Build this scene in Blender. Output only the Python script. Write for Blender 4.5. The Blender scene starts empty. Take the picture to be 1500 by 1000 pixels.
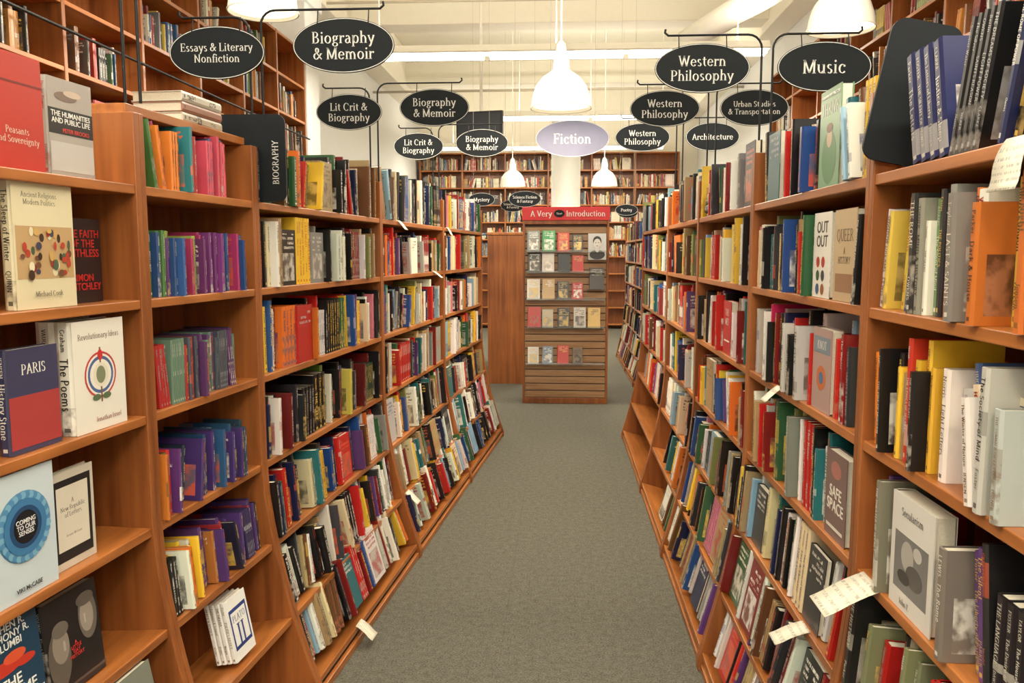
import bpy, bmesh, math, random
import numpy as np
from mathutils import Vector, Matrix
R = random.Random(11)
R2 = random.Random(5)

def S(r, g, b):
    f = lambda c: (c/255/12.92) if c/255 <= .04045 else ((c/255+.055)/1.055)**2.4
    return (f(r), f(g), f(b))

# ------------------------------------------------------------------ materials
class NT:
    def __init__(s, name):
        s.mat = bpy.data.materials.new(name); s.mat.use_nodes = True
        s.t = s.mat.node_tree; s.b = s.t.nodes['Principled BSDF']
    def n(s, ty, **k):
        x = s.t.nodes.new(ty)
        for a, v in k.items(): setattr(x, a, v)
        return x
    def l(s, a, b): s.t.links.new(a, b)
    def m(s, op, a, b=None, c=None):
        x = s.n('ShaderNodeMath', operation=op)
        for i, v in enumerate((a, b, c)):
            if v is None: continue
            if isinstance(v, (int, float)): x.inputs[i].default_value = v
            else: s.l(v, x.inputs[i])
        return x.outputs[0]
    def comb(s, *a):
        x = s.n('ShaderNodeCombineXYZ')
        for i, v in enumerate(a):
            if isinstance(v, (int, float)): x.inputs[i].default_value = v
            else: s.l(v, x.inputs[i])
        return x.outputs[0]
    def noise(s, vec, scale=1, detail=1):
        x = s.n('ShaderNodeTexNoise'); x.inputs['Scale'].default_value = scale
        x.inputs['Detail'].default_value = detail
        if vec is not None: s.l(vec, x.inputs['Vector'])
        return x.outputs['Fac']
    def mix(s, f, a, b):
        x = s.n('ShaderNodeMix', data_type='RGBA')
        for i, v in ((0, f), (6, a), (7, b)):
            if isinstance(v, (int, float)): x.inputs[i].default_value = v
            elif isinstance(v, tuple): x.inputs[i].default_value = (*v[:3], 1)
            else: s.l(v, x.inputs[i])
        return x.outputs[2]
    def base(s, v): s.l(v, s.b.inputs['Base Color'])
    def rough(s, r): s.b.inputs['Roughness'].default_value = r

_pc = {}
def plain(name, col, rough=.5, metal=0, emit=0, noise=.06, spec=.5):
    if name in _pc: return _pc[name]
    t = NT(name)
    tc = t.n('ShaderNodeTexCoord')
    n = t.noise(tc.outputs['Object'], 14, 2)
    dark = tuple(c*(1-noise*2) for c in col); lite = tuple(min(1, c*(1+noise)) for c in col)
    t.base(t.mix(n, dark, lite)); t.rough(rough)
    t.b.inputs['Metallic'].default_value = metal; t.b.inputs['Specular IOR Level'].default_value = spec
    if emit:
        t.b.inputs['Emission Color'].default_value = (*col, 1); t.b.inputs['Emission Strength'].default_value = emit
    _pc[name] = t.mat
    return t.mat

def wood(name, stretch, c1, c2, rough=.33):
    t = NT(name); tc = t.n('ShaderNodeTexCoord')
    mp = t.n('ShaderNodeMapping'); mp.inputs['Scale'].default_value = stretch
    t.l(tc.outputs['Object'], mp.inputs[0])
    n1 = t.noise(mp.outputs[0], 1, 5)
    n2 = t.noise(tc.outputs['Object'], 2.3, 2)
    f = t.m('ADD', t.m('MULTIPLY', n1, .75), t.m('MULTIPLY', n2, .4))
    f = t.m('MULTIPLY', t.m('SUBTRACT', f, .36), 2.4)
    f = t.m('MINIMUM', t.m('MAXIMUM', f, 0), 1)
    t.base(t.mix(f, c1, c2)); t.rough(rough)
    bp=t.n('ShaderNodeBump'); bp.inputs['Strength'].default_value=.12; bp.inputs['Distance'].default_value=.002
    t.l(n1,bp.inputs['Height']); t.l(bp.outputs[0],t.b.inputs['Normal'])
    return t.mat
WA, WB = S(132, 72, 30), S(196, 121, 60)
wood_h = wood('cherry_wood_shelf', (34, 2.2, 34), WA, WB)
wood_x = wood('cherry_wood_cross', (2.2, 34, 34), WA, WB)
wood_v = wood('cherry_wood_upright', (30, 30, 1.8), S(112, 60, 28), S(172, 102, 52))

def spine_mat():
    t = NT('book_spines')
    a1 = t.n('ShaderNodeAttribute', attribute_name='Col'); a2 = t.n('ShaderNodeAttribute', attribute_name='Col2')
    uv = t.n('ShaderNodeUVMap', uv_map='UVMap'); sp = t.n('ShaderNodeSeparateXYZ'); t.l(uv.outputs[0], sp.inputs[0])
    u, v = sp.outputs[0], sp.outputs[1]; seed = a2.outputs['Alpha']; al = a1.outputs['Alpha']
    full = t.m('GREATER_THAN', al, .75); some = t.m('GREATER_THAN', al, .25)
    r1 = t.m('FRACT', t.m('MULTIPLY', seed, 31.7)); r2 = t.m('FRACT', t.m('MULTIPLY', seed, 17.3))
    r3 = t.m('FRACT', t.m('MULTIPLY', seed, 7.31)); r4 = t.m('FRACT', t.m('MULTIPLY', seed, 23.9))
    freq = t.m('ADD', 42, t.m('MULTIPLY', r1, 34))
    n1 = t.noise(t.comb(t.m('MULTIPLY', u, 5.5), t.m('MULTIPLY', v, freq), t.m('MULTIPLY', seed, 97)), 1, 2)
    n2 = t.noise(t.comb(0.3, t.m('MULTIPLY', v, 3.6), t.m('MULTIPLY', seed, 53)), 1, 0)
    gate = t.m('GREATER_THAN', n2, .49)
    txt = t.m('MULTIPLY', t.m('GREATER_THAN', n1, .49), gate)
    hw = t.m('ADD', .10, t.m('MULTIPLY', r2, .17))
    mu = t.m('LESS_THAN', t.m('ABSOLUTE', t.m('SUBTRACT', u, .5)), hw)
    mv = t.m('MULTIPLY', t.m('GREATER_THAN', v, .12), t.m('LESS_THAN', v, .94))
    txt = t.m('MULTIPLY', t.m('MULTIPLY', t.m('MULTIPLY', txt, mu), mv), full)
    logo = t.m('MULTIPLY', t.m('MULTIPLY', t.m('GREATER_THAN', v, .035), t.m('LESS_THAN', v, .07)), t.m('LESS_THAN', t.m('ABSOLUTE', t.m('SUBTRACT', u, .5)), .17))
    txt = t.m('MAXIMUM', txt, logo)
    lo = t.m('ADD', t.m('MULTIPLY', t.m('FRACT', t.m('MULTIPLY', seed, 13.7)), .6), .05)
    hi = t.m('ADD', lo, t.m('ADD', .08, t.m('MULTIPLY', r4, .22)))
    band = t.m('MULTIPLY', t.m('MULTIPLY', t.m('GREATER_THAN', v, lo), t.m('LESS_THAN', v, hi)), t.m('GREATER_THAN', r3, .78))
    n5 = t.noise(t.comb(t.m('MULTIPLY', u, 1.5), t.m('MULTIPLY', v, 9), t.m('MULTIPLY', seed, 61)), 1, 3)
    pf = t.m('MINIMUM', t.m('MAXIMUM', t.m('MULTIPLY', t.m('SUBTRACT', n5, .42), 5), 0), 1)
    pr = t.m('MULTIPLY', t.m('MULTIPLY', t.m('GREATER_THAN', r4, .7), t.m('LESS_THAN', v, t.m('ADD', .15, t.m('MULTIPLY', r1, .4)))), some)
    basec = t.mix(t.m('MULTIPLY', t.m('MULTIPLY', pr, pf), .7), a1.outputs['Color'], t.mix(.55, a2.outputs['Color'], (.22, .17, .12)))
    bsoft = t.m('MULTIPLY', t.m('MULTIPLY', band, t.m('SUBTRACT', some, full)), .4)
    basec = t.mix(bsoft, basec, a2.outputs['Color'])
    x = t.m('ABSOLUTE', t.m('SUBTRACT', t.m('MULTIPLY', band, full), txt))
    x = t.m('MULTIPLY', x, some)
    t.base(t.mix(t.m('MULTIPLY', x, .82), basec, a2.outputs['Color'])); t.rough(.3)
    return t.mat
def cover_mat():
    t = NT('book_covers')
    a1 = t.n('ShaderNodeAttribute', attribute_name='Col'); a2 = t.n('ShaderNodeAttribute', attribute_name='Col2')
    uv = t.n('ShaderNodeUVMap', uv_map='UVMap'); sp = t.n('ShaderNodeSeparateXYZ'); t.l(uv.outputs[0], sp.inputs[0])
    u, v = sp.outputs[0], sp.outputs[1]; seed = a2.outputs['Alpha']
    vl = t.m('ADD', t.m('MULTIPLY', v, 12), t.m('MULTIPLY', seed, 5))
    fr = t.m('FRACT', vl); fl = t.m('FLOOR', vl)
    ln = t.m('MULTIPLY', t.m('GREATER_THAN', fr, .25), t.m('LESS_THAN', fr, .8))
    n1 = t.noise(t.comb(t.m('MULTIPLY', u, 30), t.m('MULTIPLY', fr, 1.7), t.m('ADD', t.m('MULTIPLY', fl, 3.17), t.m('MULTIPLY', seed, 77))), 1, 1)
    n3 = t.noise(t.comb(t.m('MULTIPLY', u, 3), t.m('MULTIPLY', fl, 5.7), t.m('MULTIPLY', seed, 27)), 1, 0)
    txt = t.m('MULTIPLY', t.m('MULTIPLY', t.m('GREATER_THAN', n1, .47), ln), t.m('GREATER_THAN', n3, .42))
    reg = t.m('MULTIPLY', t.m('GREATER_THAN', v, .64), t.m('LESS_THAN', v, .93))
    mu = t.m('MULTIPLY', t.m('GREATER_THAN', u, .12), t.m('LESS_THAN', u, .88))
    txt = t.m('MULTIPLY', t.m('MULTIPLY', txt, reg), mu)
    txt = t.m('MULTIPLY', txt, t.m('GREATER_THAN', a1.outputs['Alpha'], .75))
    pr = t.m('MULTIPLY', t.m('MULTIPLY', t.m('GREATER_THAN', v, .08), t.m('LESS_THAN', v, .58)), mu)
    pr = t.m('MULTIPLY', pr, t.m('GREATER_THAN', t.m('FRACT', t.m('MULTIPLY', seed, 5.7)), .35))
    n2 = t.noise(t.comb(t.m('MULTIPLY', u, 3.5), t.m('MULTIPLY', v, 5), t.m('MULTIPLY', seed, 41)), 1, 3)
    f = t.m('MINIMUM', t.m('MAXIMUM', t.m('MULTIPLY', t.m('SUBTRACT', n2, .42), 6), 0), 1)
    pic = t.mix(f, a2.outputs['Color'], t.mix(.5, a1.outputs['Color'], (.25, .2, .16)))
    c = t.mix(t.m('MULTIPLY', pr, .8), a1.outputs['Color'], pic)
    c = t.mix(t.m('MULTIPLY', txt, .9), c, a2.outputs['Color'])
    t.base(c); t.rough(.28)
    return t.mat
def page_mat():
    t = NT('book_pages'); tc = t.n('ShaderNodeTexCoord')
    n = t.noise(tc.outputs['Object'], 500, 1)
    t.base(t.mix(n, S(205, 195, 170), S(240, 234, 216))); t.rough(.8)
    return t.mat
def ink_mat():
    t = NT('spine_lettering'); a1 = t.n('ShaderNodeAttribute', attribute_name='Col')
    t.base(a1.outputs['Color']); t.rough(.4); return t.mat
BM = [spine_mat(), cover_mat(), page_mat(), ink_mat()]

# ------------------------------------------------------------------ builders
COL = bpy.context.scene.collection
class MB:
    def __init__(s): s.v=[]; s.f=[]; s.m=[]; s.c=[]; s.c2=[]; s.uv=[]
    def face(s, idx, mat=0, c=(1,1,1,1), c2=(0,0,0,0), uv=None):
        s.f.append(idx); s.m.append(mat); n=len(idx)
        s.c += [c]*n; s.c2 += [c2]*n; s.uv += (uv if uv else [(0,0)]*n)
    def box8(s, P, mat=0):
        b=len(s.v); s.v += [tuple(p) for p in P]
        for q in ((0,3,2,1),(4,5,6,7),(0,1,5,4),(1,2,6,5),(2,3,7,6),(3,0,4,7)):
            s.face([b+i for i in q], mat)
    def box(s, x0,x1,y0,y1,z0,z1, mat=0):
        s.box8([(x0,y0,z0),(x1,y0,z0),(x1,y1,z0),(x0,y1,z0),(x0,y0,z1),(x1,y0,z1),(x1,y1,z1),(x0,y1,z1)], mat)
    def build(s, name, mats, attrs=False, bevel=0, smooth=False, recalc=True):
        me = bpy.data.meshes.new(name); me.from_pydata(s.v, [], s.f); 
        for m in mats: me.materials.append(m)
        me.polygons.foreach_set('material_index', s.m)
        if attrs:
            for nm, d in (('Col', s.c), ('Col2', s.c2)):
                at = me.color_attributes.new(nm, 'FLOAT_COLOR', 'CORNER')
                at.data.foreach_set('color', np.array(d, dtype=np.float32).ravel())
            ul = me.uv_layers.new(name='UVMap'); ul.data.foreach_set('uv', np.array(s.uv, dtype=np.float32).ravel())
        elif recalc:
            bm = bmesh.new(); bm.from_mesh(me); bmesh.ops.recalc_face_normals(bm, faces=bm.faces); bm.to_mesh(me); bm.free()
        if smooth: me.polygons.foreach_set('use_smooth', [True]*len(me.polygons))
        me.update()
        ob = bpy.data.objects.new(name, me); COL.objects.link(ob)
        if bevel:
            b = ob.modifiers.new('bevel', 'BEVEL'); b.width = bevel; b.segments = 2; b.limit_method='ANGLE'
        return ob

class Frame:
    def __init__(s, P, sd, dd, ref=0): s.P=Vector((*P,0)); s.s=Vector((*sd,0)).normalized(); s.d=Vector((*dd,0)).normalized(); s.ref=ref
    def pt(s, a, d, z): return s.P + s.s*(a-s.ref) + s.d*d + Vector((0,0,z))
    def box(s, mb, s0,s1,d0,d1,z0,z1, mat=0, dz=0):
        p=s.pt
        mb.box8([p(s0,d0,z0),p(s0,d1,z0-dz),p(s1,d1,z0-dz),p(s1,d0,z0),p(s0,d0,z1),p(s0,d1,z1-dz),p(s1,d1,z1-dz),p(s1,d0,z1)], mat)
UP = Vector((0,0,1))
FR = Frame((.685, 0), (0,1), (1,0), 0)
FL = Frame((-1.0, 2.85), (.083, 1), (-1, .083), 2.85)

# ------------------------------------------------------------------ serif / sans stroke font
SH=.085
def st(*p): return ('l',)+p
def stem(x,y0=0,y1=1,sb=1,stp=1):
    r=[('l',x,y0,x,y1)]
    if sb: r.append(('s',x,y0+.02,SH+.05))
    if stp: r.append(('s',x-(.03 if stp==2 else 0),y1-.02,SH+(.0 if stp==2 else .05)))
    return r
def A_(cx,cy,rx,ry,a,b): return ('a',cx,cy,rx,ry,a,b)
G={}
G['i']=(.32,stem(.16,0,.66,1,2)+[('d',.15,.9)]); G['l']=(.32,stem(.16,0,1.04,1,2))
G['n']=(.7,stem(.16,0,.66,1,2)+[A_(.35,.42,.19,.23,150,0),st(.54,.42,.54,0),('s',.54,.02,.12)])
G['h']=(.7,stem(.16,0,1.04,1,2)+[A_(.35,.42,.19,.23,150,0),st(.54,.42,.54,0),('s',.54,.02,.12)])
G['m']=(1.04,stem(.16,0,.66,1,2)+[A_(.34,.42,.17,.23,150,0),st(.51,.42,.51,0),('s',.51,.02,.11),A_(.69,.42,.18,.23,160,0),st(.87,.42,.87,0),('s',.87,.02,.11)])
G['r']=(.48,stem(.16,0,.66,1,2)+[A_(.34,.42,.18,.21,155,60),('d',.42,.58)])
G['u']=(.7,[st(.15,.66,.15,.24),('s',.11,.64,.08),A_(.33,.24,.18,.22,180,340)]+stem(.54,0,.66,1,2))
G['t']=(.44,[st(.2,.86,.2,.18),A_(.32,.18,.12,.17,180,300),st(.04,.64,.4,.64)])
G['f']=(.42,[st(.2,0,.2,.84),('s',.2,.02,.13),A_(.34,.84,.14,.2,180,50),('d',.42,.98),st(.04,.64,.4,.64)])
G['o']=(.7,[A_(.35,.33,.26,.33,0,360)])
G['e']=(.63,[A_(.33,.33,.25,.33,5,325),st(.1,.36,.58,.36)])
G['c']=(.6,[A_(.34,.33,.25,.33,50,322),('d',.48,.54)])
G['a']=(.62,[A_(.26,.18,.17,.19,90,330),st(.26,.37,.46,.42),A_(.29,.47,.17,.19,0,150),st(.46,.47,.46,.06),st(.46,.06,.58,.02)])
G['s']=(.5,[A_(.25,.5,.15,.16,30,270),A_(.25,.17,.17,.17,90,-150)])
G['d']=(.72,[A_(.32,.33,.23,.33,0,360)]+stem(.55,0,1.04,1,2)); G['b']=(.7,stem(.15,.02,1.04,0,2)+[A_(.38,.33,.23,.33,0,360)])
G['p']=(.7,stem(.15,-.3,.66,1,2)+[A_(.38,.33,.23,.33,0,360)]); G['q']=(.7,[A_(.32,.33,.23,.33,0,360)]+stem(.55,-.3,.66,1,0))
G['g']=(.6,[A_(.28,.45,.18,.2,0,360),A_(.28,-.1,.23,.17,0,360),A_(.26,.18,.14,.1,110,250),st(.42,.58,.56,.64)])
G['y']=(.62,[st(.08,.64,.33,.02),st(.55,.64,.24,-.26),('s',.1,.64,.1),('s',.53,.64,.09),('d',.2,-.25)])
G['v']=(.62,[st(.08,.64,.32,0),st(.55,.64,.32,0),('s',.1,.64,.1),('s',.53,.64,.09)])
G['w']=(.92,[st(.07,.64,.27,0),st(.47,.64,.27,0),st(.45,.64,.65,0),st(.85,.64,.65,0),('s',.09,.64,.1),('s',.84,.64,.09)])
G['k']=(.68,stem(.15,0,1.04,1,2)+[st(.17,.28,.5,.62),st(.27,.38,.58,.02),('s',.52,.64,.1),('s',.58,.02,.1)])
G['A']=(.8,[st(.1,0,.4,1),st(.38,1,.7,0),st(.2,.34,.6,.34),('s',.1,.02,.1),('s',.7,.02,.12)])
G['B']=(.74,stem(.16)+[st(.16,.98,.34,.98),st(.16,.53,.34,.53),st(.16,.02,.36,.02),A_(.33,.76,.22,.22,90,-90),A_(.36,.275,.26,.255,90,-90)])
G['C']=(.84,[A_(.46,.5,.36,.5,48,312),('k',.72,.8)]); G['G']=(.9,[A_(.46,.5,.36,.5,48,330),('k',.72,.8),st(.76,.1,.76,.42),('s',.76,.42,.13)])
G['D']=(.86,stem(.16)+[st(.16,.98,.36,.98),st(.16,.02,.36,.02),A_(.36,.5,.38,.48,90,-90)])
G['E']=(.7,stem(.16)+[st(.16,.98,.6,.98),st(.16,.52,.48,.52),st(.16,.02,.62,.02),('k',.6,.88),('k',.48,.52),('k',.62,.12)])
G['F']=(.66,stem(.16)+[st(.16,.98,.6,.98),st(.16,.52,.48,.52),('k',.6,.88),('k',.48,.52)])
G['H']=(.86,stem(.16)+stem(.68)+[st(.16,.52,.68,.52)]); G['I']=(.34,stem(.17))
G['J']=(.4,stem(.22,.1,1,0)+[A_(.12,.1,.1,.15,0,-120)])
G['K']=(.8,stem(.16)+[st(.18,.42,.62,.98),st(.3,.56,.7,.02),('s',.62,.98,.1),('s',.7,.02,.12)])
G['L']=(.66,stem(.16)+[st(.16,.02,.6,.02),('k',.6,.12)])
G['M']=(1.02,[st(.15,0,.15,1),st(.15,1,.5,.06),st(.5,.06,.84,1)]+stem(.86)+[('s',.15,.02,.12),('s',.12,.98,.09)])
G['N']=(.88,[st(.15,0,.15,1),st(.13,1,.7,0),st(.7,0,.7,1),('s',.15,.02,.11),('s',.7,.98,.11),('s',.1,.98,.08)])
G['O']=(.9,[A_(.45,.5,.37,.5,0,360)]); G['Q']=(.9,[A_(.45,.5,.37,.5,0,360),st(.45,.02,.8,-.2)])
G['P']=(.68,stem(.16)+[st(.16,.98,.36,.98),st(.16,.46,.36,.46),A_(.35,.72,.25,.26,90,-90)])
G['R']=(.78,stem(.16)+[st(.16,.98,.36,.98),st(.16,.5,.36,.5),A_(.35,.74,.24,.24,90,-90),st(.36,.5,.7,.02),('s',.7,.02,.1)])
G['S']=(.62,[A_(.3,.745,.2,.24,35,270),A_(.3,.255,.24,.25,90,-150),('k',.49,.84)])
G['T']=(.74,stem(.37,0,1,1,0)+[st(.05,.98,.69,.98),('k',.06,.9),('k',.68,.9)])
G['U']=(.84,[st(.17,1,.17,.3),A_(.43,.3,.26,.3,180,360),st(.69,.3,.69,1),('s',.17,.98,.13),('s',.69,.98,.11)])
G['V']=(.76,[st(.08,1,.39,0),st(.68,1,.39,0),('s',.08,.98,.11),('s',.68,.98,.1)])
G['W']=(1.1,[st(.08,1,.33,0),st(.56,1,.33,0),st(.52,1,.77,0),st(1.0,1,.77,0),('s',.08,.98,.11),('s',1.0,.98,.1)])
G['X']=(.76,[st(.1,1,.66,0),st(.64,1,.12,0),('s',.1,.98,.1),('s',.66,.02,.1),('s',.64,.98,.1),('s',.12,.02,.1)])
G['Y']=(.74,[st(.08,1,.37,.48),st(.67,1,.37,.48),st(.37,.48,.37,0),('s',.37,.02,.13),('s',.08,.98,.1),('s',.67,.98,.1)])
G['Z']=(.7,[st(.08,.98,.62,.98),st(.62,.98,.08,.02),st(.08,.02,.62,.02)])
G['&']=(.88,[A_(.38,.78,.15,.21,0,360),st(.25,.68,.78,.02),A_(.3,.27,.22,.26,100,330),st(.5,.14,.72,.48),('s',.74,.5,.1)])
G['.']=(.25,[('d',.12,.06)]); G[' ']=(.28,[])
def frame_mat(O, X, Y):
    Z=X.cross(Y); m=Matrix.Identity(4)
    for i in range(3): m[i][0]=X[i]; m[i][1]=Y[i]; m[i][2]=Z[i]; m[i][3]=O[i]
    return m
NIB=math.radians(12)
def glyph_quads(ch, ox, oy, TH=.14, TN=.055, ser=True, coarse=18):
    adv,els=G[ch]; out=[]
    def strip(pts):
        L=[]; Rr=[]
        for i,(x,y) in enumerate(pts):
            a=pts[max(0,i-1)]; b=pts[min(len(pts)-1,i+1)]
            ang=math.atan2(b[1]-a[1],b[0]-a[0]); w=max(TN,TH*abs(math.sin(ang+NIB)))/2
            nx,ny=-math.sin(ang)*w,math.cos(ang)*w
            L.append((x+nx+ox,y+ny+oy)); Rr.append((x-nx+ox,y-ny+oy))
        for i in range(len(pts)-1): out.append([L[i],Rr[i],Rr[i+1],L[i+1]])
    for e in els:
        if e[0]=='l': strip([(e[1],e[2]),(e[3],e[4])])
        elif e[0]=='a':
            _,cx,cy,rx,ry,a,b=e; n=max(5,int(abs(b-a)/coarse)); rx-=.03; ry-=.015
            strip([(cx+rx*math.cos(math.radians(a+(b-a)*k/n)),cy+ry*math.sin(math.radians(a+(b-a)*k/n))) for k in range(n+1)])
        elif e[0]=='d':
            if not ser and ch in 'cfry': continue
            x,y=e[1]+ox,e[2]+oy; out.append([(x+.085*math.cos(k*math.pi/4),y+.085*math.sin(k*math.pi/4)) for k in range(8)])
        elif not ser: continue
        elif e[0]=='s': x,y,h=e[1:]; x+=ox; y+=oy; out.append([(x-h,y-.024),(x+h,y-.024),(x+h,y+.024),(x-h,y+.024)])
        elif e[0]=='k': x,y=e[1]+ox,e[2]+oy; out.append([(x-.028,y-.11),(x+.028,y-.11),(x+.028,y+.11),(x-.028,y+.11)])
    return adv,out
def serif_text(name,s,M,width,height,mat,parent):
    lines=s.split('\n'); Q=[]; W=[]
    for li,ln in enumerate(lines):
        x=0; q=[]
        for ch in ln:
            a,o=glyph_quads(ch,x,-li*1.38); q+=o; x+=a+.02
        W.append(x); Q.append(q)
    mw=max(W); H=1.0+1.38*(len(lines)-1)
    k=min(width/mw,height/H); mb=MB()
    for q,wl in zip(Q,W):
        for poly in q:
            b=len(mb.v)
            for (x,y) in poly: mb.v.append(tuple(M@Vector(((x-wl/2)*k,(y-1.0+H/2)*k,0))))
            mb.face([b+i for i in range(len(poly))])
    ob=mb.build(name,[mat],recalc=False)
    if parent: ob.parent=parent
    return ob
W1='War Peace Mind Power Memory Empire History Nature Reason Liberty Justice Desire Language Culture Society Modern Ancient Secret Golden Silent Lost Last First Great Dark Light River Island City Garden House Winter Summer Paris London Rome America Europe Theory Politics Ethics Science Music Theater Letters Essays Poems Stories Dreams Sleep Fire Water Stone Silver Shadow Night Morning Women Kings Saints Artists Writers'.split()
W2='Adams Baker Clarke Dawson Ellis Foster Graham Hughes Irving Jensen Keller Lewis Morgan Norris Owens Parker Quinn Rhodes Stevens Turner Vaughn Walker Young Berlin Taylor Harris Mendel Novak Ortega Weber'.split()
def title():
    a=R2.choice(W1); r=R2.random()
    t = 'The '+a if r<.25 else a+' & '+R2.choice(W1) if r<.5 else 'The '+a+' of '+R2.choice(W1) if r<.75 else a+' '+R2.choice(W1)
    return t.upper() if R2.random()<.55 else t
def spine_text(mb,O,A,B,C,th,ht,col,side):
    X=-B; Yv=A if side>0 else -A
    ser=R2.random()<.6; THk=R2.uniform(.12,.2); TNk=.055 if ser else THk*.8
    def put(s,v1,v0,hmaxk,c):
        L=(v1-v0)*ht; W=0; Q=[]
        for ch in s:
            a,o=glyph_quads(ch,W,0,THk,TNk,ser,40); Q+=o; W+=a+.03
        k=min(L/W, th*hmaxk)
        ctr=O+A*(th/2)-C*.0006+B*(ht*v1)
        for poly in Q:
            b=len(mb.v)
            for x,y in poly: mb.v.append(tuple(ctr+X*(x*k)+Yv*((y-.5)*k)))
            mb.face([b+i for i in range(len(poly))],3,(*c,1.),(*c,0.))
    au=R2.choice(W2); au=au.upper() if R2.random()<.5 else au
    c2=col if R2.random()<.7 else tuple(.6*x+.1 for x in col)
    if R2.random()<.5: put(title(),.94,.36,R2.uniform(.4,.52),col); put(au,.31,.11,.38,c2)
    else: put(au,.94,.74,.42,c2); put(title(),.69,.12,R2.uniform(.4,.52),col)

def book(mb, O, A, B, C, th, ht, dp, c1, c2, seed=None, flag=1., lettered=0):
    if seed is None: seed = R.random()
    b = len(mb.v); bt=.0022
    if lettered and th>.011: flag=.5
    prof = [(0,dp),(0,.004),(.25*th,0),(.75*th,0),(th,.004),(th,dp),(th-bt,dp),(th-bt,.006),(bt,.006),(bt,dp)]
    for z in (0, ht):
        for (t,q) in prof: mb.v.append(tuple(O+A*t+C*q+B*z))
    ca=(*c1, flag); cb=(*c2, seed)
    def side(i,j,m,u0,u1): mb.face([b+i,b+j,b+10+j,b+10+i], m, ca, cb, [(u0,0),(u1,0),(u1,1),(u0,1)])
    side(0,1,1,1,0); side(1,2,0,0,.25); side(2,3,0,.25,.75); side(3,4,0,.75,1); side(4,5,1,0,1)
    side(5,6,0,0,0); side(9,0,0,0,0)
    cn=(*c1, 0.)
    for off in (10,0):
        for q in ((0,1,8,9),(1,2,3,4,7,8),(4,5,6,7)): mb.face([b+off+i for i in q], 0, cn, cb)
    k=len(mb.v); t0,t1,q0,q1=bt,th-bt,.006,dp-.004
    for z in (.003, ht-.003):
        for (t,q) in ((t0,q0),(t1,q0),(t1,q1),(t0,q1)): mb.v.append(tuple(O+A*t+C*q+B*z))
    mb.face([k+4,k+5,k+6,k+7],2); mb.face([k+2,k+3,k+7,k+6],2); mb.face([k,k+1,k+2,k+3],2)
    if lettered and th>.011: spine_text(mb,O,A,B,C,th,ht,c2,lettered)

PALD = [((236,232,222),6.2),((228,210,170),2.2),((22,21,23),7),((52,52,56),2.4),((190,34,30),3.4),((122,26,28),1.8),((214,108,38),1.4),
 ((232,188,56),1.7),((44,90,56),1.3),((116,122,70),.9),((38,104,110),1.1),((38,76,140),1.9),((26,34,70),1.7),((134,170,196),1.1),
 ((142,140,136),1.4),((172,144,102),2),((96,62,38),1.5),((204,116,136),.4),((90,56,112),.7),((202,200,192),1.6)]
def mkpal(l): return ([S(*c) for c,_ in l],[w for _,w in l])
PAL = mkpal(PALD)
LITE = mkpal([((238,234,224),8),((205,205,200),3),((222,208,178),1.5),((150,150,150),1),((70,96,150),.8)])
DARK = mkpal([((20,20,23),8),((44,44,50),2),((40,60,46),1.3),((110,30,32),1.3),((222,214,196),1),((34,40,80),1.2),((200,180,80),.9),((110,150,70),.8)])
WARM = mkpal([((226,122,36),4),((234,190,56),4),((24,22,22),4),((194,54,38),1.5),((232,228,216),1.6),((150,120,80),1)])
VSI = mkpal([((70,110,56),2),((44,76,128),3),((88,50,112),3),((192,54,54),2.2),((220,122,50),1.3),((42,112,116),1.5),((172,54,104),1.3),((54,40,48),2),((136,156,70),1.5)])
PURP = mkpal([((85,58,120),3),((60,48,90),3),((36,36,56),2),((166,48,52),1.5),((54,94,120),1.5),((176,112,56),1)])
def pick(p):
    c=R.choices(p[0], p[1])[0]; k=R.uniform(.78,1.12); return tuple(min(.9,max(.004,x*k*R.uniform(.92,1.08))) for x in c)
def contrast(c):
    L=.3*c[0]+.6*c[1]+.1*c[2]
    if L>.25: return S(*R.choice([(28,27,30),(40,38,38),(168,34,30),(34,54,112),(74,60,44),(112,80,40)]))
    return S(*R.choice([(238,234,224),(230,224,210),(234,196,90),(214,208,196),(214,94,60),(166,166,166)]))

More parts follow.
